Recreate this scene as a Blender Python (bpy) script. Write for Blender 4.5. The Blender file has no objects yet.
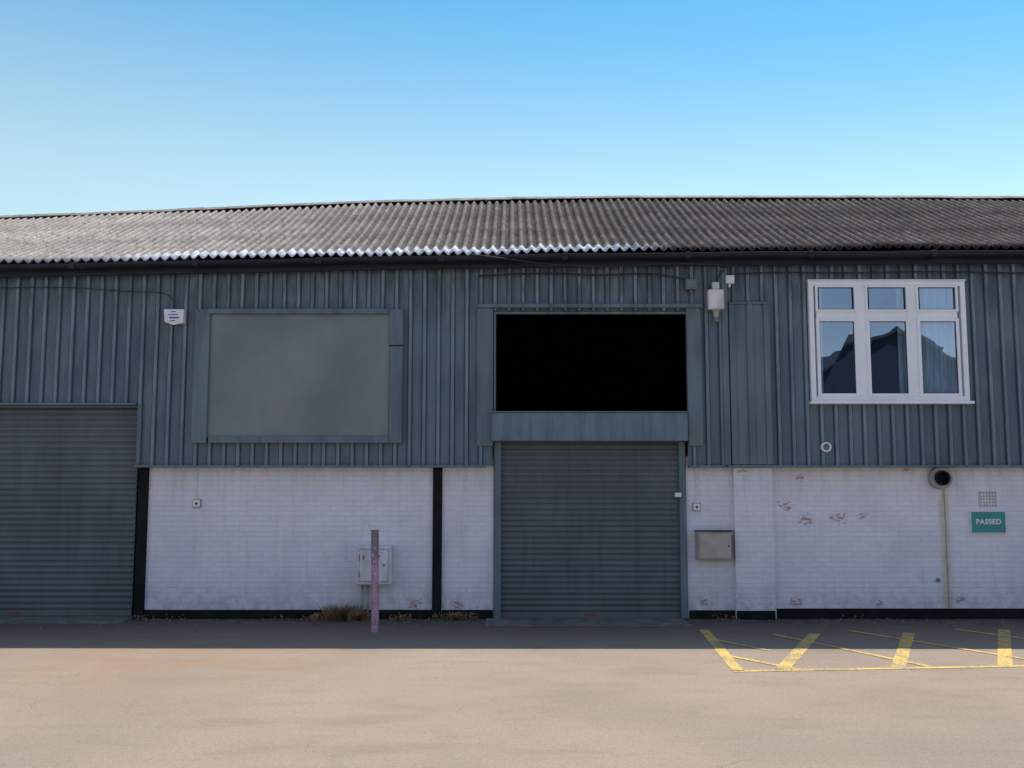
import bpy, bmesh, math, random
from mathutils import Vector, Matrix
random.seed(7)
S=bpy.context.scene
S.view_settings.view_transform='Standard'
try: S.view_settings.look='None'
except: pass
S.view_settings.exposure=0
# ---------------- survey helper: picture measurement -> metres on a vertical plane y ----------------
CY,CZ,PT=-15.0,1.9,math.radians(6)
def P(px,py,y=0.0):
    u=(px-512)/1000;v=(384-py)/1000
    dy=math.cos(PT)-v*math.sin(PT);dz=math.sin(PT)+v*math.cos(PT)
    t=(y-CY)/dy
    return u*t,CZ+dz*t
def G(px,py,z=0.0):
    u=(px-512)/1000;v=(384-py)/1000
    dy=math.cos(PT)-v*math.sin(PT);dz=math.sin(PT)+v*math.cos(PT)
    t=(z-CZ)/dz
    return u*t,CY+dy*t
def R(x0,x1,y0,y1,y=0.0):
    xm,ym=(x0+x1)/2,(y0+y1)/2
    return P(x0,ym,y)[0],P(x1,ym,y)[0],P(xm,y1,y)[1],P(xm,y0,y)[1]
# ---------------- materials ----------------
class NT:
    def __init__(s,name):
        s.m=bpy.data.materials.new(name);s.m.use_nodes=True
        s.t=s.m.node_tree;s.n=s.t.nodes;s.b=s.n['Principled BSDF']
        s.c=s.n.new('ShaderNodeTexCoord').outputs['Object']
    def new(s,k,**kw):
        n=s.n.new(k)
        for a,b in kw.items(): setattr(n,a,b)
        return n
    def L(s,a,b): s.t.links.new(a,b)
    def setin(s,i,v):
        if isinstance(v,bpy.types.NodeSocket): s.L(v,i)
        else: i.default_value=v
    def math(s,op,a,b=0.0,c=None,clamp=False):
        n=s.new('ShaderNodeMath',operation=op,use_clamp=clamp)
        s.setin(n.inputs[0],a);s.setin(n.inputs[1],b)
        if c is not None: s.setin(n.inputs[2],c)
        return n.outputs[0]
    def noise(s,scale,detail=4,rough=.55,stretch=None,vec=None):
        v=vec or s.c
        if stretch:
            m=s.new('ShaderNodeMapping');m.inputs['Scale'].default_value=stretch;s.L(v,m.inputs[0]);v=m.outputs[0]
        n=s.new('ShaderNodeTexNoise');s.L(v,n.inputs['Vector'])
        n.inputs['Scale'].default_value=scale;n.inputs['Detail'].default_value=min(detail,4);n.inputs['Roughness'].default_value=rough
        return n.outputs['Fac']
    def ss(s,v,a,b,lo=0.,hi=1.):
        n=s.new('ShaderNodeMapRange',interpolation_type='SMOOTHSTEP')
        s.setin(n.inputs[0],v)
        for i,q in zip((1,2,3,4),(a,b,lo,hi)): n.inputs[i].default_value=q
        return n.outputs[0]
    def mix(s,f,a,b,mode='MIX'):
        n=s.new('ShaderNodeMix',data_type='RGBA',blend_type=mode)
        s.setin(n.inputs[0],f)
        for i,q in ((6,a),(7,b)):
            if isinstance(q,tuple): q=(*q[:3],1)
            s.setin(n.inputs[i],q)
        return n.outputs[2]
    def sep(s):
        n=s.new('ShaderNodeSeparateXYZ');s.L(s.c,n.inputs[0]);return n.outputs
    def bump(s,h,st=.5,d=.02):
        n=s.new('ShaderNodeBump');n.inputs['Strength'].default_value=st;n.inputs['Distance'].default_value=d
        s.L(h,n.inputs['Height']);s.L(n.outputs[0],s.b.inputs['Normal'])
    def done(s,col,rough=.6,spec=None,metal=0.):
        if isinstance(col,tuple): col=(*col[:3],1)
        s.setin(s.b.inputs['Base Color'],col);s.setin(s.b.inputs['Roughness'],rough)
        s.b.inputs['Metallic'].default_value=metal
        if spec is not None: s.b.inputs['Specular IOR Level'].default_value=spec
        return s.m
def simple(name,a,b=None,scale=6,rough=.6,stretch=None,spec=None,bump=0,metal=0.):
    t=NT(name)
    if b is None: b=tuple(x*.75 for x in a)
    n=t.noise(scale,5,.6,stretch)
    col=t.mix(t.ss(n,.35,.68),a,b)
    if bump: t.bump(t.noise(scale*6,4),bump,.01)
    return t.done(col,rough,spec,metal)

PER=.212
def m_cladding(name,a,b,ribs=False):
    t=NT(name);x,y,z=t.sep()
    st=t.noise(3,5,.6,(2.2,1,.25))
    col=t.mix(t.ss(st,.35,.7),a,b)
    bl=t.noise(.8,3,.5)
    col=t.mix(t.ss(bl,.4,.7,0,.35),col,tuple(q*1.4 for q in a))
    g=t.noise(9,5,.65,(1,1,.15))
    if ribs:
        cell=t.math('FLOOR',t.math('DIVIDE',x,PER*5))
        wn=t.new('ShaderNodeTexWhiteNoise',noise_dimensions='1D');t.L(cell,wn.inputs['W'])
        col=t.mix(t.math('MULTIPLY',wn.outputs['Value'],.42),col,(.055,.085,.112))
        # blown dust and rain streaks first, then painted rib light and shade
        d2=t.noise(1.6,4,.6,(1,1,.5));col=t.mix(t.ss(d2,.52,.72,0,.4),col,(.19,.225,.24))
        col=t.mix(t.math('MULTIPLY',t.ss(y,-.125,-.132),t.ss(g,.3,.6,.7,.25)),col,(.22,.28,.31))  # rib crowns lightened in the colour as a painted highlight
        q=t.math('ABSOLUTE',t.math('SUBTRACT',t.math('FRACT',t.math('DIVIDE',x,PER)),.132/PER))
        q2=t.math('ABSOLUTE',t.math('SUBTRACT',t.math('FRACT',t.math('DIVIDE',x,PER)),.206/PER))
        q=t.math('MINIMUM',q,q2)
        col=t.mix(t.math('MULTIPLY',t.ss(q,.07,.0,0,.8),t.ss(y,-.128,-.118)),col,(.025,.035,.042))  # dark lines beside each rib: crease shade painted into the colour
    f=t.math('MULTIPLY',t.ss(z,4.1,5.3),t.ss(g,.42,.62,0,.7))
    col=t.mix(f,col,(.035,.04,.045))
    sp=t.noise(38,3,.6)
    col=t.mix(t.ss(sp,.66,.74,0,.5),col,(.30,.33,.33))
    t.bump(t.noise(2.5,3,.5,(3,1,.5)),.25,.02)
    return t.done(col,t.ss(st,.3,.7,.38,.6),.45)
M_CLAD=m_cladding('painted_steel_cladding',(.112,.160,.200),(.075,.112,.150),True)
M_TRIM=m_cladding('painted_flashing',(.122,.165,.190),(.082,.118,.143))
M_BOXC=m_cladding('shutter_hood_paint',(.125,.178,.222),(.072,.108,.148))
def m_panel():
    t=NT('sheet_panel');n=t.noise(.9,4,.5);s=t.noise(1.1,3,.5,(1,1,.6));x,y,z=t.sep()
    col=t.mix(t.ss(n,.35,.68),(.135,.165,.168),(.178,.208,.206))
    col=t.mix(t.ss(s,.5,.7,0,.5),col,(.24,.268,.262))
    d=t.noise(30,4,.6);col=t.mix(t.ss(d,.62,.75,0,.3),col,(.10,.11,.11))
    t.bump(t.noise(1.2,3),.3,.04)
    return t.done(col,.36,.55)
M_PANEL=m_panel()
def m_shutter():
    t=NT('roller_shutter_steel');x,y,z=t.sep()
    n=t.noise(1.4,4,.6,(1,1,.6));s=t.noise(4,5,.65,(2.5,1,.15))
    col=t.mix(t.ss(n,.35,.7),(.098,.116,.128),(.126,.147,.160))
    col=t.mix(t.ss(s,.48,.72,0,.35),col,(.055,.065,.07))
    col=t.mix(t.math('MULTIPLY',t.ss(z,.7,0.05),t.ss(t.noise(14,4),.4,.65,.1,.6)),col,(.13,.12,.105))
    return t.done(col,.5,.4)
M_SHUT=m_shutter()
PATCH=[]
for px,py,r in ((785,506,.22),(838,518,.26),(806,520,.26),(862,516,.14),(414,604,.24),(457,606,.2),(705,602,.18),(796,602,.2),(741,471,.14),(800,478,.16),(960,600,.2),(880,604,.16),(905,470,.12)):
    X,Z=P(px,py,0);PATCH.append((X,Z,r))
def m_brick():
    t=NT('white_painted_brick');x,y,z=t.sep()
    cx=t.new('ShaderNodeCombineXYZ');t.L(t.math('ADD',x,y),cx.inputs[0]);t.L(z,cx.inputs[1])
    b=t.new('ShaderNodeTexBrick');t.L(cx.outputs[0],b.inputs['Vector'])
    b.inputs['Scale'].default_value=1;b.inputs['Brick Width'].default_value=.225;b.inputs['Row Height'].default_value=.075
    b.inputs['Mortar Size'].default_value=.006;b.inputs['Mortar Smooth'].default_value=.8
    b.inputs['Color1'].default_value=(.75,.725,.775,1);b.inputs['Color2'].default_value=(.79,.765,.81,1);b.inputs['Mortar'].default_value=(.70,.675,.73,1)
    col=b.outputs['Color']
    n=t.noise(1.1,5,.6);col=t.mix(t.ss(n,.4,.66,0,.5),col,(.62,.60,.66))
    s=t.noise(5,5,.65,(1.5,1,.25));col=t.mix(t.ss(s,.52,.72,0,.35),col,(.54,.51,.52))
    col=t.mix(t.math('MULTIPLY',t.ss(z,1.6,2.2),t.ss(s,.4,.65,.1,.35)),col,(.48,.46,.49))
    low=t.math('MULTIPLY',t.ss(z,.7,.1),t.ss(t.noise(7,5,.6),.38,.66,.1,.6))
    col=t.mix(low,col,(.42,.37,.36))
    sm=t.noise(24,4,.6,(1,1,1.8));col=t.mix(t.ss(sm,.66,.72,0,.5),col,(.45,.40,.40))
    tot=None
    for X,Z,r in PATCH:
        v=t.new('ShaderNodeVectorMath',operation='DISTANCE');cc=t.new('ShaderNodeCombineXYZ')
        t.L(x,cc.inputs[0]);t.L(t.math('MULTIPLY',z,1.6),cc.inputs[2]);t.L(cc.outputs[0],v.inputs[0]);v.inputs[1].default_value=(X,0,Z*1.6)
        q=t.ss(v.outputs['Value'],r,r*.1,0,.20)
        tot=q if tot is None else t.math('MAXIMUM',tot,q)
    fl=t.math('ADD',t.noise(13,4,.7,(1,1,2.4)),tot)
    fl=t.ss(fl,.68,.695)
    fl=t.math('MULTIPLY',fl,t.ss(tot,.0,.02))
    col=t.mix(t.math('MULTIPLY',fl,t.ss(b.outputs['Fac'],0,1,.85,.35)),col,(.38,.19,.17))
    X,Z=P(943,490,0)
    w=t.math('ABSOLUTE',t.math('SUBTRACT',x,X))
    st=t.math('MULTIPLY',t.ss(w,.12,.02),t.ss(z,Z+.05,Z-.1))
    st=t.math('MULTIPLY',st,t.ss(t.noise(5,4,.6,(3,1,.5)),.30,.62,.2,.75))
    col=t.mix(st,col,(.56,.46,.27))
    h=t.math('SUBTRACT',t.math('MULTIPLY',t.noise(40,4),.35),t.math('ADD',b.outputs['Fac'],t.math('MULTIPLY',fl,.6)))
    t.bump(h,.5,.008)
    return t.done(col,.7,.3)
M_BRICK=m_brick()
def m_roof():
    t=NT('weathered_fibre_cement_roof');x,y,z=t.sep()
    big=t.noise(.5,4,.6);n=t.noise(3,6,.7);sp=t.noise(16,4,.7)
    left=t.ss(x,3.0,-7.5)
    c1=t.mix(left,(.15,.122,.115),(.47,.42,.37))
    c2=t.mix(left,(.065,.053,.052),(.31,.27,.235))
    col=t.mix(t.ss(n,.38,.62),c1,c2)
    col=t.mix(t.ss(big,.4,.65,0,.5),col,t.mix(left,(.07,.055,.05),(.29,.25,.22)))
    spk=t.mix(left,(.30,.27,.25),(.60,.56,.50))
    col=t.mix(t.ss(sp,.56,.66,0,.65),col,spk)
    li=t.noise(7,5,.7,vec=None);lz=t.noise(1.3,3,.6)
    col=t.mix(t.math('MULTIPLY',t.ss(li,.56,.64),t.ss(lz,.5,.62,0,.7)),col,(.20,.11,.055))
    moss=t.noise(10,5,.7);col=t.mix(t.ss(moss,.58,.66,0,.7),col,(.05,.042,.035))
    # ragged bleached eave edge
    w=t.math('ADD',y,t.math('MULTIPLY',t.math('SUBTRACT',t.noise(4,4,.7),.5),.7))
    e=t.math('MULTIPLY',t.ss(w,.02,-.16),t.math('MULTIPLY',t.ss(x,-6.6,-5.0,.25,1),t.ss(x,2.6,1.4,.0,1)))
    e=t.math('MULTIPLY',e,t.ss(t.noise(9,4,.7),.30,.5,.2,1))
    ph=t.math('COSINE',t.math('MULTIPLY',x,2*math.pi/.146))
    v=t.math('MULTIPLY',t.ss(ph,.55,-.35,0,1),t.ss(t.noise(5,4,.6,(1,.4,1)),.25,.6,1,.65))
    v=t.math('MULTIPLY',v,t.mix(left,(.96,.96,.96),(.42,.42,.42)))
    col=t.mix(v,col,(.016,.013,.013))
    col=t.mix(e,col,(.80,.80,.84))
    t.bump(t.noise(22,5,.7),.5,.02)
    return t.done(col,.9,.1)
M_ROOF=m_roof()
def m_ground():
    t=NT('worn_asphalt');x,y,z=t.sep()
    n=t.noise(.35,5,.6);f=t.noise(70,4,.85);m=t.noise(2.2,5,.65,(.5,1.6,1))
    col=t.mix(t.ss(n,.35,.68),(.385,.300,.232),(.320,.250,.198))
    col=t.mix(t.ss(m,.48,.72,0,.35),col,(.255,.200,.160))
    f2=t.noise(24,4,.75);col=t.mix(t.ss(f2,.52,.68,0,.4),col,(.20,.158,.126))
    col=t.mix(t.ss(f2,.46,.32,0,.35),col,(.48,.39,.31))
    col=t.mix(t.ss(f,.30,.48,.75,0),col,(.11,.088,.072))
    col=t.mix(t.ss(f,.56,.68,0,.8),col,(.62,.53,.44))
    pt=t.noise(.9,4,.6,(.35,1,1));col=t.mix(t.ss(pt,.56,.68,0,.25),col,(.19,.155,.13))
    v=t.new('ShaderNodeVectorMath',operation='DISTANCE');t.L(t.c,v.inputs[0]);v.inputs[1].default_value=(-3.9,-3.4,0)
    col=t.mix(t.math('MULTIPLY',t.ss(v.outputs['Value'],3.2,.3,0,.5),t.ss(t.noise(1.7,4),.3,.6)),col,(.35,.22,.13))
    col=t.mix(t.math('MULTIPLY',t.ss(y,-3.4,-.6),.68),col,(.115,.090,.078))  # eave shadow on the ground deepened in the colour towards the wall
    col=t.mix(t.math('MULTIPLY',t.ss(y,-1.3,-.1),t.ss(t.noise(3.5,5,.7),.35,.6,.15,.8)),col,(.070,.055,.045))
    wn=t.new('ShaderNodeTexNoise');t.L(t.c,wn.inputs['Vector']);wn.inputs['Scale'].default_value=1.6;wn.inputs['Detail'].default_value=4
    va=t.new('ShaderNodeVectorMath',operation='SCALE');va.inputs['Scale'].default_value=1.1;t.L(wn.outputs['Color'],va.inputs[0])
    vb=t.new('ShaderNodeVectorMath',operation='ADD');t.L(t.c,vb.inputs[0]);t.L(va.outputs[0],vb.inputs[1])
    vo=t.new('ShaderNodeTexVoronoi',feature='DISTANCE_TO_EDGE');t.L(vb.outputs[0],vo.inputs['Vector']);vo.inputs['Scale'].default_value=.42
    ck=t.math('MULTIPLY',t.ss(vo.outputs['Distance'],.004,.0006),t.ss(t.noise(.55,3),.50,.62,0,.3))
    col=t.mix(ck,col,(.11,.088,.07))
    h=t.math('SUBTRACT',t.math('ADD',f,t.math('MULTIPLY',f2,.6)),ck);t.bump(h,.7,.012)
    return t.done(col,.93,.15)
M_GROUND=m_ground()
def m_yellow():
    t=NT('worn_yellow_paint')
    w=t.noise(26,5,.7);w2=t.noise(3,4,.6)
    a=t.math('ADD',t.math('MULTIPLY',w,.6),t.math('MULTIPLY',w2,.4))
    col=t.mix(t.ss(a,.48,.56,0,.9),(.66,.46,.13),(.30,.235,.17))
    return t.done(col,.8,.2)
M_YEL=m_yellow()
M_BLACK=simple('black_paint',(.007,.008,.010),(.014,.014,.016),5,.7,spec=.15)
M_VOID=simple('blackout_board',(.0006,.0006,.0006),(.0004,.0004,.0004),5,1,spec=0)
M_GUT=simple('gutter_plastic',(.009,.012,.020),(.017,.022,.032),3,.5,(1,1,6),spec=.3)
M_PVC=simple('white_pvc',(.84,.85,.88),(.78,.79,.82),3,.35)
M_WHITE=simple('white_enamel',(.78,.78,.80),(.66,.66,.68),8,.45)
M_METER=simple('off_white_grp',(.70,.68,.70),(.50,.47,.47),5,.55,(1,1,.5),bump=.1)
M_BEIGE=simple('galvanised_box',(.36,.34,.32),(.27,.25,.24),5,.5)
M_CONC=simple('concrete',(.20,.18,.165),(.11,.10,.09),4,.9,bump=.4)
M_TEAL=simple('teal_sign_face',(.025,.28,.27),(.03,.24,.235),3,.45)
M_BLUE=simple('blue_print',(.03,.07,.3),None,8,.5)
M_RED=simple('red_label',(.38,.05,.035),None,8,.5)
M_GREYB=simple('grey_plastic',(.16,.18,.2),None,8,.5)
M_CURT=simple('net_curtain',(.78,.83,.88),(.52,.58,.65),7,.9,(4,4,.3))
M_ROOM=simple('dark_room',(.03,.035,.045),None,3,.9)
M_CABLE=simple('cable_rubber',(.02,.02,.022),None,5,.6)
M_RUST=simple('rusty_grille',(.06,.05,.05),(.02,.02,.02),9,.7)
M_WEED=simple('dry_weed',(.32,.20,.095),(.16,.11,.05),9,.9)
M_GREEN=simple('green_weed',(.07,.09,.03),(.05,.07,.02),9,.9)
M_LITTER=simple('stone_chips',(.26,.22,.18),(.12,.10,.085),20,.9)
M_SLATE=simple('dark_slate',(.035,.045,.07),(.02,.028,.05),3,.7)
M_DBR=simple('dark_blue_sheeting',(.03,.045,.085),(.02,.03,.06),6,.9,(3,3,.2))
M_LEAF=simple('foliage',(.05,.085,.025),(.03,.05,.015),1.5,.8)
M_BARK=simple('bark',(.09,.07,.05),None,8,.9,(1,1,.3))
def m_pole():
    t=NT('painted_post');x,y,z=t.sep()
    n=t.noise(14,5,.7,(1,1,.5))
    col=t.mix(t.ss(z,.85,1.05),(.44,.27,.37),(.17,.15,.18))
    col=t.mix(t.ss(n,.52,.62,0,.7),col,(.20,.10,.09))
    col=t.mix(t.ss(t.noise(20,4),.56,.66,0,.7),col,(.56,.42,.53))
    return t.done(col,.6)
M_POLE=m_pole()
def m_glass():
    m=bpy.data.materials.new('window_glass');m.use_nodes=True;n=m.node_tree.nodes;l=m.node_tree.links;n.clear()
    o=n.new('ShaderNodeOutputMaterial');mx=n.new('ShaderNodeMixShader');g=n.new('ShaderNodeBsdfGlossy');tr=n.new('ShaderNodeBsdfTransparent')
    g.inputs['Roughness'].default_value=.0;g.inputs['Color'].default_value=(.62,.72,.86,1);tr.inputs['Color'].default_value=(.7,.78,.84,1)
    no=n.new('ShaderNodeTexNoise');no.inputs['Scale'].default_value=1.3;bp=n.new('ShaderNodeBump');bp.inputs['Strength'].default_value=.05;bp.inputs['Distance'].default_value=.05
    tc=n.new('ShaderNodeTexCoord');l.new(tc.outputs['Object'],no.inputs['Vector']);l.new(no.outputs['Fac'],bp.inputs['Height']);l.new(bp.outputs[0],g.inputs['Normal'])
    mx.inputs[0].default_value=.38;l.new(tr.outputs[0],mx.inputs[1]);l.new(g.outputs[0],mx.inputs[2]);l.new(mx.outputs[0],o.inputs[0]);return m
M_GLASS=m_glass()
# ---------------- geometry helpers ----------------
def link(o,par=None):
    S.collection.objects.link(o)
    if par: 
        o.parent=par;o.matrix_parent_inverse=Matrix.Translation(par.location).inverted()
    return o
def empty(name,loc=(0,0,0)):
    e=bpy.data.objects.new(name,None);e.location=loc;e.empty_display_size=.3;S.collection.objects.link(e);return e
class MB:
    def __init__(s): s.v=[];s.f=[]
    def poly(s,pts):
        i=len(s.v);s.v+=[tuple(p) for p in pts];s.f.append(tuple(range(i,i+len(pts))))
    def hexa(s,c):
        i=len(s.v);s.v+=[tuple(p) for p in c]
        for q in ((0,3,2,1),(4,5,6,7),(0,1,5,4),(1,2,6,5),(2,3,7,6),(3,0,4,7)): s.f.append(tuple(i+k for k in q))
    def box(s,x0,x1,y0,y1,z0,z1):
        s.hexa([(x0,y0,z0),(x1,y0,z0),(x1,y1,z0),(x0,y1,z0),(x0,y0,z1),(x1,y0,z1),(x1,y1,z1),(x0,y1,z1)])
    def pb(s,x0,x1,y0,y1,yf,yb):
        a,b,c,d=R(x0,x1,y0,y1,yf);s.box(a,b,yf,yb,c,d);return a,b,c,d
    def cyl(s,c,r,h,axis='z',n=24,r2=None):
        r2=r if r2 is None else r2;i=len(s.v)
        for k in range(n):
            a=2*math.pi*k/n;p,q=math.cos(a),math.sin(a)
            for rr,hh in ((r,0),(r2,h)):
                if axis=='z': s.v.append((c[0]+rr*p,c[1]+rr*q,c[2]+hh))
                elif axis=='y': s.v.append((c[0]+rr*p,c[1]+hh,c[2]+rr*q))
                else: s.v.append((c[0]+hh,c[1]+rr*p,c[2]+rr*q))
        for k in range(n):
            a,b=i+2*k,i+2*((k+1)%n);s.f.append((a,b,b+1,a+1))
        s.f.append(tuple(i+2*k for k in range(n)));s.f.append(tuple(i+2*k+1 for k in range(n)))
    def tube(s,c,ro,ri,y0,y1,n=32):
        i=len(s.v)
        for k in range(n):
            a=2*math.pi*k/n;p,q=math.cos(a),math.sin(a)
            for r,y in ((ro,y0),(ro,y1),(ri,y1),(ri,y0)): s.v.append((c[0]+r*p,y,c[1]+r*q))
        for k in range(n):
            a,b=i+4*k,i+4*((k+1)%n)
            for j in range(4): s.f.append((a+j,b+j,b+(j+1)%4,a+(j+1)%4))
    def make(s,name,mat,par=None,bevel=0,smooth=False):
        me=bpy.data.meshes.new(name);me.from_pydata(s.v,[],s.f)
        bm=bmesh.new();bm.from_mesh(me);bmesh.ops.recalc_face_normals(bm,faces=bm.faces);bm.to_mesh(me);bm.free()
        me.materials.append(mat);o=bpy.data.objects.new(name,me);link(o,par)
        if smooth:
            for p in me.polygons:p.use_smooth=True
        if bevel:
            b=o.modifiers.new('bevel','BEVEL');b.width=bevel;b.segments=2;b.limit_method='ANGLE'
        return o
def curve(name,pts,r,mat,par=None):
    c=bpy.data.curves.new(name,'CURVE');c.dimensions='3D';c.bevel_depth=r;c.bevel_resolution=2
    s=c.splines.new('NURBS');s.points.add(len(pts)-1)
    for p,q in zip(s.points,pts): p.co=(*q,1)
    s.use_endpoint_u=True;s.order_u=3
    c.materials.append(mat);o=bpy.data.objects.new(name,c);return link(o,par)
def lerp(tab,x):
    if x<=tab[0][0]: 
        (a,b),(c,d)=tab[0],tab[1];return b+(d-b)*(x-a)/(c-a)*.5
    for (a,b),(c,d) in zip(tab,tab[1:]):
        if x<=c: return b+(d-b)*(x-a)/(c-a)
    return tab[-1][1]
# ---------------- ground ----------------
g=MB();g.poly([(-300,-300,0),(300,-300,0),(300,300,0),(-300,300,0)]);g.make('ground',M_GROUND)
B=empty('industrial_building',(0,4,0))
XL,XR=-15.0,15.0
YC=-.10
YR=4.0
YB=2*YR+.1
eave_tab=[(P(a,b,-.3)[0],P(a,b,-.3)[1]) for a,b in ((0,262),(150,259),(400,254),(640,250.5),(1024,248))]
ridge_tab=[(P(a,b,YR)[0],P(a,b,YR)[1]) for a,b in ((0,218),(130,213),(350,203.5),(500,199.5),(640,198),(840,198),(1024,198.5))]
ez=lambda x:lerp(eave_tab,x)
rz=lambda x:lerp(ridge_tab,x)
# ---- roof sheets ----
def roof(name,back=False):
    v=[];f=[];pitch=.146;sub=10;n=int((XR-XL)/pitch*sub)
    # full-length sheets; each 7-corrugation sheet sits very slightly differently
    NS=60
    ph=[random.uniform(-.006,.006) for _ in range(NS)];pe=[random.uniform(-.025,.025) for _ in range(NS)]
    ts=[0,.08,.2,.333,.335,.45,.56,.666,.668,.8,.92,1.0]
    for ri,t in enumerate(ts):
        for i in range(n+1):
            x=XL+i*pitch/sub
            si=int((x-XL)/(7*pitch))
            ye=-.36+(YR+.36)*t
            if ri==0: ye+=pe[si]
            if back: ye=2*YR-ye
            e,r=ez(x),rz(x)
            z=e+(r-e)*t+.030*math.cos(2*math.pi*x/pitch)
            lap=(t*3)%1.0
            z+=.006*(1-lap if t<.999 else 0)+ph[si]*(1-t)
            z+=.010*math.sin(x*1.3+t*5)+.005*math.sin(x*3.7)
            z-=.04*math.sin(math.pi*t)
            v.append((x,ye,z))
    for r in range(len(ts)-1):
        for i in range(n):
            a=r*(n+1)+i;f.append((a,a+1,a+n+2,a+n+1))
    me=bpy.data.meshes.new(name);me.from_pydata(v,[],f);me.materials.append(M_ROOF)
    for p in me.polygons:p.use_smooth=True
    o=bpy.data.objects.new(name,me);link(o,B)
    s=o.modifiers.new('thick','SOLIDIFY');s.thickness=.010;s.offset=-1
    return o
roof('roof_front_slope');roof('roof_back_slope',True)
rc=MB();n=60
for i in range(n):
    x0=XL+(XR-XL)*i/n;x1=XL+(XR-XL)*(i+1)/n-.004
    dz=random.uniform(-.006,.006)
    for sgn in (-1,1):
        a,b=rz(x0)+.03+dz,rz(x1)+.03+dz
        rc.hexa([(x0,YR+sgn*.2,a-.09),(x1,YR+sgn*.2,b-.09),(x1,YR,b),(x0,YR,a),(x0,YR+sgn*.2,a-.075),(x1,YR+sgn*.2,b-.075),(x1,YR,b+.02),(x0,YR,a+.02)])
rc.make('roof_ridge_cap',simple('ridge_cement',(.30,.275,.24),(.15,.13,.115),5,.9),B)
def strip(mb,x0,x1,y0,y1,d0,d1,step=1.0):
    n=max(1,int((x1-x0)/step))
    for i in range(n):
        a=x0+(x1-x0)*i/n;b=x0+(x1-x0)*(i+1)/n
        mb.hexa([(a,y0,ez(a)+d0),(b,y0,ez(b)+d0),(b,y1,ez(b)+d0),(a,y1,ez(a)+d0),(a,y0,ez(a)+d1),(b,y0,ez(b)+d1),(b,y1,ez(b)+d1),(a,y1,ez(a)+d1)])
gm=MB()
prof=[(-.29-.07+.075*math.cos(a),-.075+.075*math.sin(a)*1.0) for a in [math.pi+math.pi*k/8 for k in range(9)]]
xs=[XL+i*.6 for i in range(int((XR-XL)/.6)+1)]
i0=len(gm.v)
for x in xs:
    for (yy,zz) in prof: gm.v.append((x,yy-.0,ez(x)+zz+.01+.006*math.sin(x*2.1)))
k=len(prof)
for i in range(len(xs)-1):
    for j in range(k-1):
        a=i0+i*k+j;gm.f.append((a,a+1,a+k+1,a+k))
go=gm.make('gutter',M_GUT,B,smooth=True);s=go.modifiers.new('t','SOLIDIFY');s.thickness=.006
fb=MB()
x=XL+1.1
while x<XR:
    fb.box(x,x+.09,-.445,-.28,ez(x)-.152,ez(x)-.055);x+=1.83
fb.make('gutter_unions',M_GUT,B,bevel=.01)
fa=MB();strip(fa,XL,XR,-.25,-.20,-.22,-.03,.9);fa.make('fascia',M_GUT,B)
so=MB();strip(so,XL,XR,-.198,.1,-.12,-.10,.9);so.make('soffit',M_GUT,B)
# ---- cladding ----
def clad(mb,x0,x1,z0,z1f,z1=None):
    pts=[];k=math.floor(x0/PER)-1
    raw=[]
    while k*PER<x1+PER:
        c=k*PER
        raw+=[(c,0),(c+.136,0),(c+.136+.011,-.036),(c+.136+.055,-.036),(c+.136+.066,0)]
        k+=1
    def yat(x):
        for (a,b),(c,d) in zip(raw,raw[1:]):
            if a<=x<=c and c>a: return b+(d-b)*(x-a)/(c-a)
        return 0
    pts=[(x0,yat(x0))]+[p for p in raw if x0<p[0]<x1]+[(x1,yat(x1))]
    i=len(mb.v)
    for x,y in pts:
        mb.v.append((x,YC+y,z0));mb.v.append((x,YC+y,(ez(x)-.10) if z1 is None else z1))
    for j in range(len(pts)-1):
        a=i+2*j;mb.f.append((a,a+2,a+3,a+1))
z465=P(512,466,YC)[1];z403=P(70,404,YC)[1]
xA=P(137,430,YC)[0];xD0=P(493,400,YC)[0];xD1=P(687,400,YC)[0]
cl=MB()
xsl=-11.2
clad(cl,XL,xsl,z465,0);clad(cl,xsl,xA,z403,0);clad(cl,xA,xD0,z465,0)
zo=P(590,311,YC)[1];clad(cl,xD0,xD1,zo,0)
xw0,xw1,zw0,zw1=R(811,966,281,400,YC)
clad(cl,xD1,xw0,z465,0);clad(cl,xw1,XR,z465,0)
clad(cl,xw0,xw1,z465,0,zw0);clad(cl,xw0,xw1,zw1,0)
cl.make('ribbed_cladding',M_CLAD,B)
sc=MB();k=math.floor(XL/PER)+1
zr=[z465+.12,P(512,375,YC)[1],P(512,290,YC)[1]]
while k*PER<XR:
    x=k*PER+.07
    for z in zr:
        if (xw0-.15<x<xw1+.15 and z>zw0) or (P(190,1)[0]<x<P(405,1)[0] and z>P(1,445)[1]-.05 and z<P(1,300)[1]) or (xD0-.3<x<xD1+.3 and z<zo+.05) or (x<xA and x>xsl and z<z403): continue
        sc.cyl((x,YC-.012,z+random.uniform(-.01,.01)),.009,.014,'y',6)
    k+=1
sc.make('sheet_fixings',M_GREYB,B)
sh=MB();sh.box(XL+.01,XL+.2,0,YB,0,4.9);sh.box(XR-.2,XR-.01,0,YB,0,5.1);sh.box(XL+.2,XR-.2,YB,YB+.2,0,4.9)
for xx in (XL+.1,XR-.1):
    sh.poly([(xx,-.05,4.85),(xx,YB+.05,4.85),(xx,YR,rz(xx)-.1)])
sh.make('side_and_rear_walls',M_BRICK,B)
fl=MB()
def drip(x0,x1,z): 
    fl.box(x0,x1,-.175,.06,z-.022,z+.012)
drip(XL,xsl,z465);drip(xsl,xA,z403);drip(xA+.002,xD0-.004-.1,z465)
drip(P(727,466,YC)[0],XR,z465);drip(xD1+.012,P(726,466,YC)[0],z465-.004)
fl.make('drip_flashing',M_TRIM,B,bevel=.004)
tr=MB()
tr.pb(137,140.5,405,464,-.155,-.09)
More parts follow.
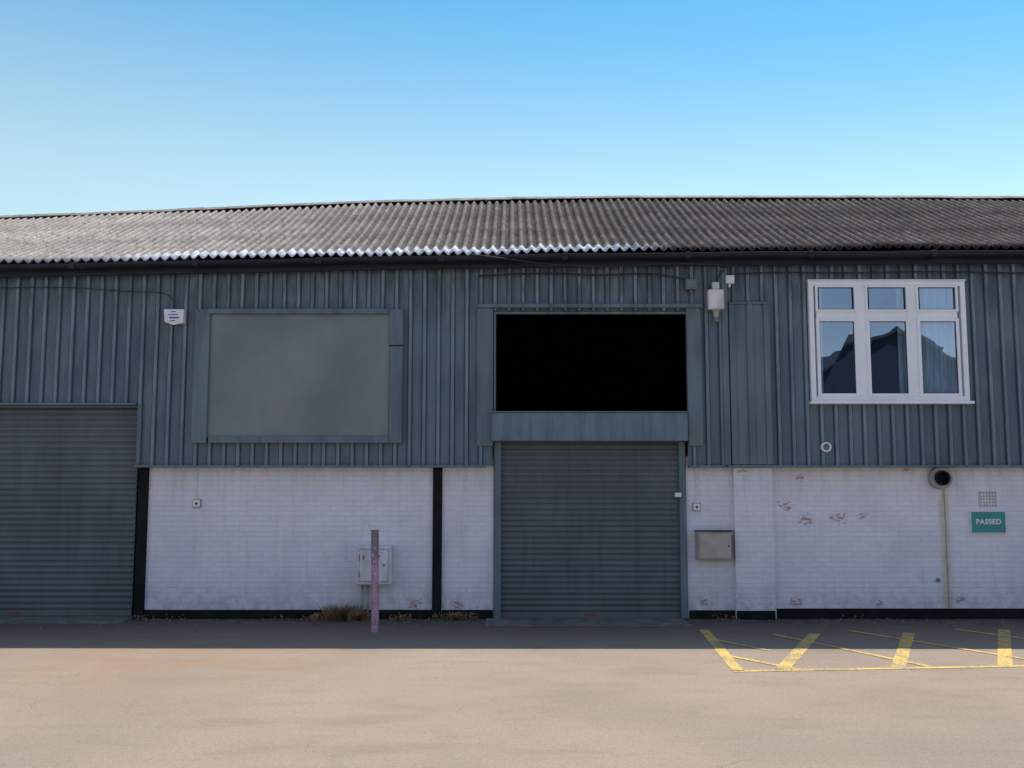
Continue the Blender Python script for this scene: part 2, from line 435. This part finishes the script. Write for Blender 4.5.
tr.pb(477,493,308,446,-.165,-.09);tr.pb(687.5,702,308,446,-.165,-.09)
tr.pb(477,703,303.5,307.5,-.19,-.09)
tr.pb(723,729,268,465,-.16,-.09)
a,b,c,d=R(730.5,771,303,464.5,-.15)
tr.box(a,a+.09,-.165,-.09,c,d-.02);tr.box(b-.09,b,-.165,-.09,c,d-.02);tr.box(a,b,-.175,-.09,d-.02,d+.015)
tr.box(a+.09,b-.09,-.15,-.09,c,d-.02);tr.box((a+b)/2-.045,(a+b)/2+.045,-.185,-.151,c,d-.022)
tr.make('flashing_trims',M_TRIM,B,bevel=.006)
BW=MB()
BW.pb(193,208,309,443,-.20,-.09)
BW.pb(389,403,309,345,-.20,-.09);BW.pb(389,402,346,443,-.195,-.09)
BW.pb(208.3,388.7,308.5,313.5,-.21,-.09);BW.pb(208.3,388.7,436.5,443,-.21,-.09)
BW.make('boarded_opening_frame',M_TRIM,B,bevel=.006)
a,b,c,d=R(208,389,313,437,-.15);pm=MB();nx,nz=60,40
for j in range(nz+1):
    for i in range(nx+1):
        u,w=i/nx,j/nz
        bul=math.sin(math.pi*u)*math.sin(math.pi*w)
        ed=min(1,6*min(u,1-u,w,1-w)+.1)
        y=-.152-.022*bul+(.006*math.sin(u*7+w*2)+.006*math.sin(w*9+u*4)+.002*math.sin(u*19-w*7))*ed
        y-=.014*math.exp(-((u-.06)**2/.003+(w-.70)**2/.05))+.012*math.exp(-((u-.93)**2/.004+(w-.35)**2/.04))
        y=min(-.1405,y)
        pm.v.append((a+(b-a)*u,y,c+(d-c)*w))
for j in range(nz):
    for i in range(nx):
        q=j*(nx+1)+i;pm.f.append((q,q+1,q+nx+2,q+nx+1))
pm.make('boarding_sheet',M_PANEL,B,smooth=True)
# ---- brick walls ----
zt=z465+.15
def wx(px,py=540,y=0): return P(px,py,y)[0]
bw=MB()
bw.box(wx(147),wx(432.5),0,.25,0,zt);bw.box(wx(442),wx(493.5),0,.25,0,zt)
bw.box(wx(687),wx(738),0,.25,0,zt);bw.box(wx(770),XR,0,.25,0,zt);bw.box(XL,xsl,0,.25,0,zt)
bw.make('brick_wall',M_BRICK,B)
pr=MB();pr.box(wx(735,540,-.09),wx(774,540,-.09),-.09,.24,.0,z465-.023);pr.make('brick_pier',M_BRICK,B,bevel=.008)
bk=MB()
bk.box(wx(432.7),wx(442),-.05,.2,0,z465-.024)
bk.box(wx(137.5),wx(146.7),-.05,.2,0,z465-.024)
for a,b in ((147.2,432.4),(442.5,493),(688,734.5)): bk.box(wx(a),wx(b),-.012,.1,0,.125+random.uniform(0,.02))
bk.box(wx(774.8),XR,-.012,.1,0,.15);bk.box(wx(735.3,540,-.1),wx(773.7,540,-.1),-.1,.1,0,.13)
bk.make('black_columns_and_plinth',M_BLACK,B,bevel=.006)
# ---- roller shutters ----
def shutter(name,x0,x1,z0,z1,y,pitch=.083):
    e=empty(name,((x0+x1)/2,y,z0));e.parent=B;e.matrix_parent_inverse=Matrix.Translation(B.location).inverted()
    mb=MB();z=z0+.09;prof=[(0,z0+.001),(-.02,z0+.002),(-.02,z0+.085),(0,z0+.088)]
    while z<z1:
        for k in range(7):
            q=k/6;prof.append((-.017*math.sin(math.pi*q)**.8,z+pitch*.84*q))
        prof.append((.006,z+pitch*.86));prof.append((.006,z+pitch*.98))
        z+=pitch
    nseg=12
    for i in range(nseg+1):
        x=x0+(x1-x0)*i/nseg;d=.004*math.sin(i*1.9)
        for (yy,zz) in prof: mb.v.append((x,y+yy+d,min(zz,z1)))
    k=len(prof)
    for i in range(nseg):
        for j in range(k-1):
            a=i*k+j;mb.f.append((a,a+k,a+k+1,a+1))
    o=mb.make('slat_curtain',M_SHUT,None)
    o.parent=e;o.matrix_parent_inverse=Matrix.Translation(e.location).inverted()
    return e
shutter('roller_shutter_door',wx(500,530),wx(681,530),.012,P(590,440,.03)[1],.03)
shutter('roller_shutter_door',xsl+.01,wx(136.5,500,.05),.04,P(70,402,.05)[1]+.1,.05,.088)
gr=MB()
a0,a1=wx(494,530,-.06),wx(501,530,-.06);gr.box(a0,a1,-.06,.1,.01,P(500,441,-.06)[1])
a0,a1=wx(680,530,-.06),wx(686.5,530,-.06);gr.box(a0,a1,-.06,.1,.01,P(600,441,-.06)[1])
gr.make('shutter_guide_rails',M_TRIM,B,bevel=.006)
gh=MB();a,b,c,d=gh.pb(491.5,688,412.5,441,-.34,-.0)
gh.make('shutter_hood',M_BOXC,B,bevel=.012)
gl=MB();gl.box(a-.004,b+.004,-.352,-.02,d+.001,d+.02);gl.make('hood_lip',M_TRIM,B,bevel=.004)
hs=MB()
hs.box(xsl,xA,-.0,.2,z403+.0,z403+.3);hs.box(xsl+.0,xA,-.09,-.0,z403-.05,z403-.026);hs.make('door_head',M_TRIM,B)
# ---- dark opening over the centre door ----
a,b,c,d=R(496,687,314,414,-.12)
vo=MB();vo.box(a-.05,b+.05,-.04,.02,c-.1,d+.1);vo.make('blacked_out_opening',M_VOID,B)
fr=MB()
fr.box(a-.035,a,-.14,-.045,c-.02,d);fr.box(b,b+.03,-.14,-.045,c-.02,d);fr.box(a-.035,b+.03,-.14,-.045,d,d+.035)
fr.make('opening_frame',M_TRIM,B,bevel=.004)
# ---- window ----
W=empty('casement_window',((xw0+xw1)/2,-.1,(zw0+zw1)/2));W.parent=B;W.matrix_parent_inverse=Matrix.Translation(B.location).inverted()
def wadd(o): o.parent=W;o.matrix_parent_inverse=Matrix.Translation(W.location).inverted()
yf=-.19
x0,x1,z0,z1=R(810,967.5,281,401,yf)
fw=MB();T=.075
def zz(py): return P(888,py,yf)[1]
def xx(px): return P(px,345,yf)[0]
fw.box(x0,x0+T,yf,-.02,z0,z1);fw.box(x1-T,x1,yf,-.02,z0,z1)
fw.box(x0+T,x1-T,yf+.002,-.02,z1-T,z1);fw.box(x0+T,x1-T,yf+.002,-.02,z0,z0+T)
cols=[(xx(817.5),xx(857)),(xx(867.5),xx(909)),(xx(918.5),xx(959))]
mz0,mz1=zz(319),zz(311)
for (a,b),(c,d) in ((cols[0],cols[1]),(cols[1],cols[2])): fw.box(b,c,yf+.004,-.02,z0+T,z1-T)
for a,b in cols: fw.box(max(a,x0+T),min(b,x1-T),yf+.006,-.02,mz0,mz1)
o=fw.make('frame',M_PVC,bevel=.006);wadd(o)
sash=MB()
for a,b in cols:
    a,b=max(a,x0+T)-.012,min(b,x1-T)+.012
    for c,d,tt in ((z0+T-.012,mz0+.012,.05),(mz1-.012,z1-T+.012,.036)):
        s0,s1=yf-.018,yf+.03
        sash.box(a,a+tt,s0,s1,c,d);sash.box(b-tt,b,s0,s1,c,d);sash.box(a+tt,b-tt,s0+.001,s1,c,c+tt);sash.box(a+tt,b-tt,s0+.001,s1,d-tt,d)
o=sash.make('sashes',M_PVC,bevel=.007);wadd(o)
gk=MB()
for a,b in cols:
    a,b=max(a,x0+T)+.038,min(b,x1-T)-.038
    for c,d in ((z0+T+.038,mz0-.038),(mz1+.024,z1-T-.024)):
        g0,g1=yf-.004,yf+.012
        gk.box(a-.002,a+.007,g0,g1,c,d);gk.box(b-.007,b+.002,g0,g1,c,d);gk.box(a+.007,b-.007,g0,g1,c-.002,c+.007);gk.box(a+.007,b-.007,g0,g1,d-.007,d+.002)
o=gk.make('gaskets',M_BLACK);wadd(o)
gs=MB()
for i,(a,b) in enumerate(cols):
    for c,d in ((z0+T,mz0),(mz1,z1-T)):
        q=yf+.013+random.uniform(-.001,.001)
        gs.poly([(a,q,c),(b,q+random.uniform(-.004,.004),c),(b,q+random.uniform(-.004,.004),d),(a,q,d)])
o=gs.make('glass_panes',M_GLASS);wadd(o)
si=MB();si.box(x0-.03,x1+.04,yf-.06,-.08,z0-.045,z0-.002);si.box(x0-.01,x1+.01,yf-.02,-.08,z1+.002,z1+.022)
o=si.make('sill_and_head',M_PVC,bevel=.006);wadd(o)
rm=MB();X0,X1,Z0,Z1=x0+.01,x1-.01,z0+.01,z1-.01
rm.poly([(X0,2.2,Z0),(X1,2.2,Z0),(X1,2.2,Z1),(X0,2.2,Z1)])
rm.poly([(X0,-.03,Z0),(X0,2.2,Z0),(X0,2.2,Z1),(X0,-.03,Z1)]);rm.poly([(X1,-.03,Z0),(X1,2.2,Z0),(X1,2.2,Z1),(X1,-.03,Z1)])
rm.poly([(X0,-.03,Z1),(X1,-.03,Z1),(X1,2.2,Z1),(X0,2.2,Z1)]);rm.poly([(X0,-.03,Z0),(X1,-.03,Z0),(X1,2.2,Z0),(X0,2.2,Z0)])
o=rm.make('room_interior',M_ROOM);wadd(o)
cu=MB();
def curtain(xa,xb,za,zb,y,wv):
    n=60;i=len(cu.v)
    for k in range(n+1):
        x=xa+(xb-xa)*k/n;yy=y+.025*math.sin(x*wv)
        cu.v.append((x,yy,za));cu.v.append((x+.02*math.sin(x*7),yy,zb))
    for k in range(n): a=i+2*k;cu.f.append((a,a+2,a+3,a+1))
curtain(cols[2][0]-.02,cols[2][1]+.02,Z0,Z1-.02,-.06,46)
curtain(cols[0][0]-.05,cols[0][0]+.12,Z0,Z1-.02,-.04,50)
curtain(cols[1][1]-.10,cols[1][1]+.06,Z0,Z1-.02,-.03,50)
o=cu.make('curtains',M_CURT,smooth=True);wadd(o)
# ---- small services on the building ----
def lab(name,x,z): return empty(name,(x,-.15,z))
def adopt(o,e): o.parent=e;o.matrix_parent_inverse=Matrix.Translation(e.location).inverted()
X,Z=P(173.5,316.5,-.2);e=lab('alarm_box',X,Z)
m=MB();a,b,c,d=R(163.5,184,308.5,325,-.22)
m.hexa([(a+.02,-.23,c+.05),(b-.015,-.23,c+.03),(b-.0,-.13,c+.02),(a,-.13,c+.04),(a,-.23,d-.01),(b,-.23,d-.01),(b,-.13,d),(a,-.13,d)])
m.poly([(a+.02,-.23,c+.05),(b-.015,-.23,c+.03),((a+b)/2,-.225,c)]);
adopt(m.make('casing',M_WHITE,bevel=.012),e)
m=MB();m.box(a+.07,b-.09,-.236,-.231,d-.10,d-.088);m.box(a+.09,b-.07,-.236,-.231,d-.15,d-.130);m.box(a+.12,b-.12,-.236,-.231,d-.055,d-.045);m.box(a+.11,b-.13,-.236,-.231,d-.19,d-.178);adopt(m.make('lettering',M_BLUE),e)
X,Z=P(716,298,-.2);e=lab('wall_lamp',X,Z);m=MB();a,b,c,d=R(708.5,724.5,289,309,-.26)
m.box(a,b,-.26,-.13,c,d);m.box(a+.07,b-.06,-.22,-.13,d,d+.12);adopt(m.make('housing',M_METER,bevel=.02),e)
m=MB();m.cyl(((a+b)/2,-.2,c-.03),.06,.03);m.cyl(((a+b)/2,-.2,c-.13),.028,.1,n=16,r2=.05);adopt(m.make('lamp_holder',M_BEIGE,bevel=.004),e)
m=MB();m.cyl(((a+b)/2,-.2,c-.19),.035,.07,n=16,r2=.05);adopt(m.make('sensor_head',M_GREYB,bevel=.008),e)
for r,mt in (((686,697,279,289),M_GREYB),((726.5,734.5,275,283),M_WHITE)):
    m=MB();a,b,c,d=R(*r,-.24);m.box(a,b,-.23,-.12,c,d);m.box(a+.02,b-.02,-.24,-.229,c+.02,d-.02);m.box((a+b)/2-.015,(a+b)/2+.015,-.18,-.13,c-.05,c);m.make('junction_box',mt,bevel=.01)
for r in ((193,200,500,507),(693.5,700,503.5,510.5)):
    m=MB();a,b,c,d=R(*r,-.03);e=empty('key_switch',(a,-.02,c));m.box(a-.012,b+.012,-.02,0.01,c-.012,d+.012);adopt(m.make('backplate',M_BEIGE,bevel=.004),e)
    m=MB();m.box(a,b,-.04,-.019,c,d);adopt(m.make('plate',M_WHITE,bevel=.006),e)
    m=MB();m.cyl(((a+b)/2,-.05,(c+d)/2),.016,.012,'y',12);adopt(m.make('lock',M_BLACK),e)
a,b,c,d=R(356,391.5,545.5,585,-.2);e=empty('meter_box',((a+b)/2,-.1,(c+d)/2))
m=MB();m.box(a,b,-.2,.005,c,d);adopt(m.make('casing',M_METER,bevel=.02),e)
m=MB();m.box(a+.05,b-.05,-.214,-.199,c+.05,d-.06);adopt(m.make('door',M_METER,bevel=.01),e)
m=MB()
for q in ((a+.045,a+.052,c+.045,d-.055),(b-.052,b-.045,c+.045,d-.055),(a+.052,b-.052,c+.043,c+.05),(a+.052,b-.052,d-.06,d-.053)): m.box(q[0],q[1],-.203,-.198,q[2],q[3])
adopt(m.make('door_gap',M_GREYB),e)
m=MB();m.cyl((b-.11,-.222,(c+d)/2),.018,.012,'y',12);m.box(a+.044,a+.056,-.219,-.2,c+.12,c+.2);m.box(a+.044,a+.056,-.219,-.2,d-.22,d-.14);adopt(m.make('latch_and_hinges',M_GREYB),e)
m=MB();m.box(a+.1,a+.12,-.219,-.213,d-.2,d-.14);m.box(b-.22,b-.17,-.219,-.213,d-.17,d-.14);adopt(m.make('stickers',M_RED),e)
m=MB();m.cyl((a+.08,-.08,0),.022,c);m.cyl((a+.16,-.07,0),.018,c);adopt(m.make('conduits',M_BEIGE,smooth=True),e)
a,b,c,d=R(697.5,733.5,531.5,560.5,-.2);e=empty('service_cabinet',((a+b)/2,-.1,(c+d)/2))
m=MB();m.box(a,b,-.19,.005,c,d);adopt(m.make('casing',M_BEIGE,bevel=.012),e)
m=MB();m.box(a+.03,b-.03,-.203,-.189,c+.03,d-.035);adopt(m.make('door',simple('cabinet_door',(.45,.39,.35),(.37,.32,.29),5,.5),bevel=.01),e)
m=MB();m.box(a-.01,b+.01,-.215,.0,d+.001,d+.014);m.cyl((b-.07,-.212,(c+d)/2),.012,.012,'y',10);m.box(b-.013,b-.004,-.2,-.19,c+.05,d-.05);adopt(m.make('lid_and_latch',M_RUST,bevel=.002),e)
X,Y=G(375,632);_,ztop=P(375,530,Y);m=MB();m.cyl((X,Y,-.02),.052,ztop+.01,n=24);m.cyl((X,Y,ztop-.012),.055,.014,n=24);
po=m.make('metal_post',M_POLE,bevel=.005)
for v in po.data.vertices: v.co.x+= -.02*(v.co.z/ztop)
X,Z=P(942,478,-.12);e=empty('vent_outlet',(X,-.1,Z));m=MB();m.tube((X,Z),.165,.10,-.115,.01);adopt(m.make('collar',M_BEIGE,bevel=.01),e)
m=MB();m.tube((X,Z),.11,.085,-.16,.0);m.cyl((X,-.05,Z),.086,.04,'y');adopt(m.make('pipe',M_BLACK),e)
xp=P(946,540,0)[0]
m=MB();m.cyl((xp,-.012,.16),.007,Z-.32,n=10);m.box(xp-.02,xp+.02,-.014,.0,.9,.912);m.box(xp-.02,xp+.02,-.014,.0,.3,.312);adopt(m.make('drain_tube',simple('stained_tube',(.50,.41,.24),(.34,.25,.13),5,.6)),e)
m=MB();xq=P(939,580,0)[0];zq=P(939,580,0)[1];m.cyl((xq-.02,-.03,zq),.03,.03,'y',12);m.make('pipe_stub',M_GREYB,bevel=.004)
X,Z=P(826.5,447,-.17);m=MB();m.tube((X,Z),.075,.05,-.175,-.1);e=empty('extractor_outlet',(X,-.15,Z));adopt(m.make('ring',M_WHITE,bevel=.006),e)
m=MB();m.cyl((X,-.15,Z),.05,.04,'y');
adopt(m.make('core',M_GREYB),e)
a,b,c,d=R(979.5,997,491.5,507,-.02);e=empty('air_brick',((a+b)/2,0,(c+d)/2));m=MB();m.box(a,b,-.02,.01,c,d);adopt(m.make('plate',M_METER,bevel=.004),e)
m=MB()
for i in range(6):
    for j in range(5):
        u=a+.022+(b-a-.044)*i/5;w=c+.022+(d-c-.044)*j/4;m.box(u-.009,u+.009,-.0225,-.0195,w-.010,w+.010)
adopt(m.make('holes',M_GREYB),e)
a,b,c,d=R(971,1006.5,511,533.5,-.04);e=empty('wall_sign',((a+b)/2,-.03,(c+d)/2));m=MB();m.box(a,b,-.03,-.002,c,d);adopt(m.make('backing',M_WHITE,bevel=.003),e)
m=MB();m.box(a+.012,b-.012,-.033,-.029,c+.012,d-.012);adopt(m.make('face',M_TEAL),e)
tc=bpy.data.curves.new('lettering','FONT');tc.body='PASSED';tc.size=.105;tc.align_x='CENTER';tc.align_y='CENTER';tc.extrude=.001;tc.offset=.0035;tc.space_character=1.1;tc.materials.append(M_WHITE)
to=bpy.data.objects.new('lettering',tc);to.location=((a+b)/2,-.036,(c+d)/2+.005);to.rotation_euler=(math.pi/2,0,0);link(to,e)
m=MB()
a,b,c,d=R(584,597,618,621.5,0);m.box(a,b,.004,.012,.040,.066)
a,b,c,d=R(7,19,606,609,0);m.box(a,b,.02,.031,.075,.10);m.make('shutter_labels',M_RED,B)
m=MB();a,b,c,d=R(675,680,494,497,-.07);m.box(a,b+.02,-.075,-.05,c,d+.02);m.make('shutter_lock_bolts',M_WHITE,B,bevel=.004)
def pc(pts,y): return [(P(a,b,y)[0],y,P(a,b,y)[1]) for a,b in pts]
curve('cable',pc([(470,254),(500,258),(560,266),(620,267),(690,262),(760,268)],-.46),.009,M_CABLE,B)
curve('cable',pc([(478,276),(540,272),(600,276),(660,272),(690,281)],-.17),.012,M_CABLE,B)
curve('cable',pc([(734,274),(770,272),(850,273),(940,271),(1060,274)],-.17),.011,M_CABLE,B)
curve('cable',pc([(716,290),(716,276),(724,270)],-.17),.010,M_CABLE,B)
curve('cable',pc([(0,288),(60,286),(130,292),(175,292),(174,308)],-.16),.006,M_CABLE,B)
curve('cable',pc([(196,500),(196,486),(197,470)],-.015),.009,M_WHITE,B)
curve('cable',pc([(697,503),(697,485),(696,468)],-.015),.010,M_WHITE,B)
# ---- thresholds ----
m=MB();xa,_=G(484,630);xb,_=G(697,630);m.box(xa,xb,-.78,.1,-.05,.012);m.make('concrete_threshold',M_CONC,bevel=.006)
m=MB();m.box(xsl,wx(137),-.55,.3,-.05,.035);m.make('concrete_threshold',M_CONC,bevel=.01)
# ---- markings ----
mk=MB()
def line(p,q,w,z=.004):
    a=Vector(G(*p));b=Vector(G(*q));d=(b-a);L=d.length;n=max(2,int(L/.12));d.normalize();nn=Vector((-d.y,d.x))
    for i in range(n):
        s=a+(b-a)*i/n;t=a+(b-a)*(i+1)/n
        mk.poly([(s.x-nn.x*w/2,s.y-nn.y*w/2,z),(t.x-nn.x*w/2,t.y-nn.y*w/2,z),(t.x+nn.x*w/2,t.y+nn.y*w/2,z),(s.x+nn.x*w/2,s.y+nn.y*w/2,z)])
line((704,630),(738,671),.13);line((733,671.5),(1090,665),.10)
line((815,634),(782,669.5),.15,.0048);line((909,633),(898,668),.15,.0048);line((1004,630),(1005,666),.15,.0048)
line((728,656),(800,670),.08,.0056);line((773,634.5),(930,667),.08,.0056);line((850,631),(1060,665),.08,.0056);line((955,629.5),(1090,648),.08,.0056)
line((715,640),(770,651),.06,.0056)
mk.make('parking_markings',M_YEL)
# ---- weeds, chips ----
wd=MB()
def weeds(mb,x,y,n,h,r):
    for _ in range(n):
        a=random.uniform(0,6.28);q=r*random.random()**.7
        bx,by=x+q*math.cos(a)*1.6,y+q*math.sin(a)*.5
        hh=h*random.uniform(.3,1);ln=Vector((random.uniform(-.6,.6),random.uniform(-.5,.3),1)).normalized()*hh
        w=random.uniform(.003,.009);p=Vector((bx,by,0));s=Vector((math.cos(a),math.sin(a),0))*w
        mid=p+ln*.55+Vector((0,0,.01));tip=p+ln+Vector((random.uniform(-.05,.05),random.uniform(-.05,.05),-.02))
        mb.poly([p-s,p+s,mid+s*.8,mid-s*.8]);mb.poly([mid-s*.8,mid+s*.8,tip])
        if random.random()<.5:
            t=mid+Vector((random.uniform(-.03,.03),0,random.uniform(0,.04)));mb.poly([t,t+Vector((.02,0,.008)),t+Vector((.005,.01,.022))])
for px,n,h,r in ((346,560,.30,.16),(335,160,.16,.2),(362,220,.2,.10),(318,50,.08,.12),(402,60,.10,.1),(455,110,.14,.1),(470,50,.10,.08),(280,15,.05,.2),(180,15,.06,.2),(436,30,.08,.08),(725,20,.06,.15),(860,12,.05,.3),(150,25,.08,.06)):
    weeds(wd,wx(px),-.12-random.random()*.12,n,h,r)
wd.make('dry_weeds',M_WEED)
w2=MB()
for px,n,h,r in ((352,50,.14,.15),(460,40,.1,.1),(410,20,.08,.12)): weeds(w2,wx(px),-.14,n,h,r)
w2.make('green_weeds',M_GREEN)
ch=MB()
for _ in range(420):
    x=random.uniform(-8,9);y=-abs(random.gauss(0,.5))-.02
    if (wx(484)<x<wx(697)) and random.random()<.7: continue
    if x<wx(137) and y>-.56: continue
    r=random.uniform(.005,.016);ch.cyl((x,y,.0),r,r*.8,n=5,r2=r*.5)
ch.make('loose_chippings',M_LITTER)
# ---- far side of the yard (seen reflected in the glass) ----
def gable(name,cx,w,y0,y1,ze,zr):
    e=empty(name,(cx,y0,0));m=MB()
    m.box(cx-w/2,cx+w/2,y1,y0,0,ze);m.poly([(cx-w/2,y0,ze),(cx+w/2,y0,ze),(cx,y0,zr)]);m.poly([(cx-w/2,y1,ze),(cx+w/2,y1,ze),(cx,y1,zr)])
    adopt(m.make('walls',M_DBR),e)
    m=MB()
    for s in (-1,1):
        m.hexa([(cx,y1-.3,zr),(cx+s*(w/2+.3),y1-.3,ze-.12),(cx+s*(w/2+.3),y0+.3,ze-.12),(cx,y0+.3,zr),(cx,y1-.3,zr+.15),(cx+s*(w/2+.3),y1-.3,ze+.03),(cx+s*(w/2+.3),y0+.3,ze+.03),(cx,y0+.3,zr+.15)])
    adopt(m.make('roof',M_SLATE),e)
    m=MB();m.box(cx-1.6,cx+1.6,y0-.01,y0+.05,.05,3.2);adopt(m.make('loading_door',M_SHUT),e)
    m=MB()
    for k in (-1,1): m.box(cx+k*w*.33-.6,cx+k*w*.33+.6,y0-.01,y0+.04,1.6,2.9)
    adopt(m.make('windows',M_PVC),e)
gable('warehouse',17.0,8.5,-30,-48,6.6,9.0);gable('warehouse',-8,16,-36,-50,5,8)
def tree(x,y,h):
    e=empty('tree',(x,y,0));m=MB();m.cyl((x,y,0),.28,h*.45,n=10,r2=.16)
    br=[]
    for k in range(9):
        a=k*2.4;p=Vector((x,y,h*(.3+.04*k)));q=p+Vector((math.cos(a)*h*.2,math.sin(a)*h*.2,h*.22));br.append(q)
        d=(q-p);s=Vector((-d.y,d.x,0)).normalized()*.06
        m.poly([p-s,p+s,q+s*.3,q-s*.3]);m.poly([p+Vector((0,0,.06)),p-Vector((0,0,.06)),q])
    adopt(m.make('trunk',M_BARK),e);m=MB()
    cl=[Vector((x,y,h*.7))+Vector((random.gauss(0,h*.15),random.gauss(0,h*.15),random.gauss(0,h*.12))) for _ in range(22)]+br
    for c in cl:
        for _ in range(80):
            p=c+Vector((random.gauss(0,.45),random.gauss(0,.45),random.gauss(0,.38)));a=Vector([random.uniform(-1,1) for _ in range(3)]).normalized()*.15;b=Vector([random.uniform(-1,1) for _ in range(3)]).normalized()*.15
            m.poly([p,p+a,p+a+b,p+b])
    adopt(m.make('crown',M_LEAF),e)
tree(11.8,-33,7.6);tree(15.0,-54,11.0);tree(5,-34,8)
# ---------------- light ----------------
sd=Vector((.62,1,2.30)).normalized()
el=math.asin(sd.z);az=math.atan2(sd.x,sd.y)
w=bpy.data.worlds.new('World');S.world=w;w.use_nodes=True;nt=w.node_tree
bg=nt.nodes['Background'];sk=nt.nodes.new('ShaderNodeTexSky');sk.sky_type='NISHITA';sk.sun_disc=False
sk.sun_elevation=el;sk.sun_rotation=az;sk.altitude=50;sk.air_density=1.0;sk.dust_density=.6;sk.ozone_density=2.0
# summer haze: grade the sky colour by direction (hazy pale-cyan horizon on the sunward side, deep azure above)
tcw=nt.nodes.new('ShaderNodeTexCoord');sx=nt.nodes.new('ShaderNodeSeparateXYZ');nt.links.new(tcw.outputs['Generated'],sx.inputs[0])
def mr(v,a,b):
    n=nt.nodes.new('ShaderNodeMapRange');n.interpolation_type='SMOOTHSTEP';nt.links.new(v,n.inputs[0]);n.inputs[1].default_value=a;n.inputs[2].default_value=b;return n.outputs[0]
def mc(f,a,b,mode='MIX'):
    n=nt.nodes.new('ShaderNodeMix');n.data_type='RGBA';n.blend_type=mode
    for i,q in ((0,f),(6,a),(7,b)):
        if isinstance(q,bpy.types.NodeSocket): nt.links.new(q,n.inputs[i])
        else: n.inputs[i].default_value=q
    return n.outputs[2]
hz=nt.nodes.new('ShaderNodeMath');hz.operation='MULTIPLY_ADD';nt.links.new(sx.outputs[0],hz.inputs[0]);hz.inputs[1].default_value=.10;nt.links.new(sx.outputs[2],hz.inputs[2])
front=mc(mr(hz.outputs[0],.22,.50),(1.50,1.46,1.08,1),(.42,1.04,1.12,1))
tint=mc(mr(sx.outputs[1],-.15,.5),(1.40,1.25,1.18,1),front)
nt.links.new(mc(1.0,sk.outputs[0],tint,'MULTIPLY'),bg.inputs[0]);bg.inputs[1].default_value=.15
sl=bpy.data.lights.new('sun','SUN');sl.energy=5.0;sl.angle=math.radians(.5);sl.color=(1,.95,.87)
so=bpy.data.objects.new('sun',sl);so.rotation_euler=(-sd).to_track_quat('-Z','Y').to_euler();so.location=(10,20,30);S.collection.objects.link(so)
# ---------------- camera ----------------
c=bpy.data.cameras.new('camera');c.sensor_width=36;c.lens=36*1000/1024;c.clip_end=2000;c.clip_start=.1
co=bpy.data.objects.new('camera',c);co.location=(0,CY,CZ);co.rotation_euler=(math.radians(90)+PT,0,0);S.collection.objects.link(co);S.camera=co
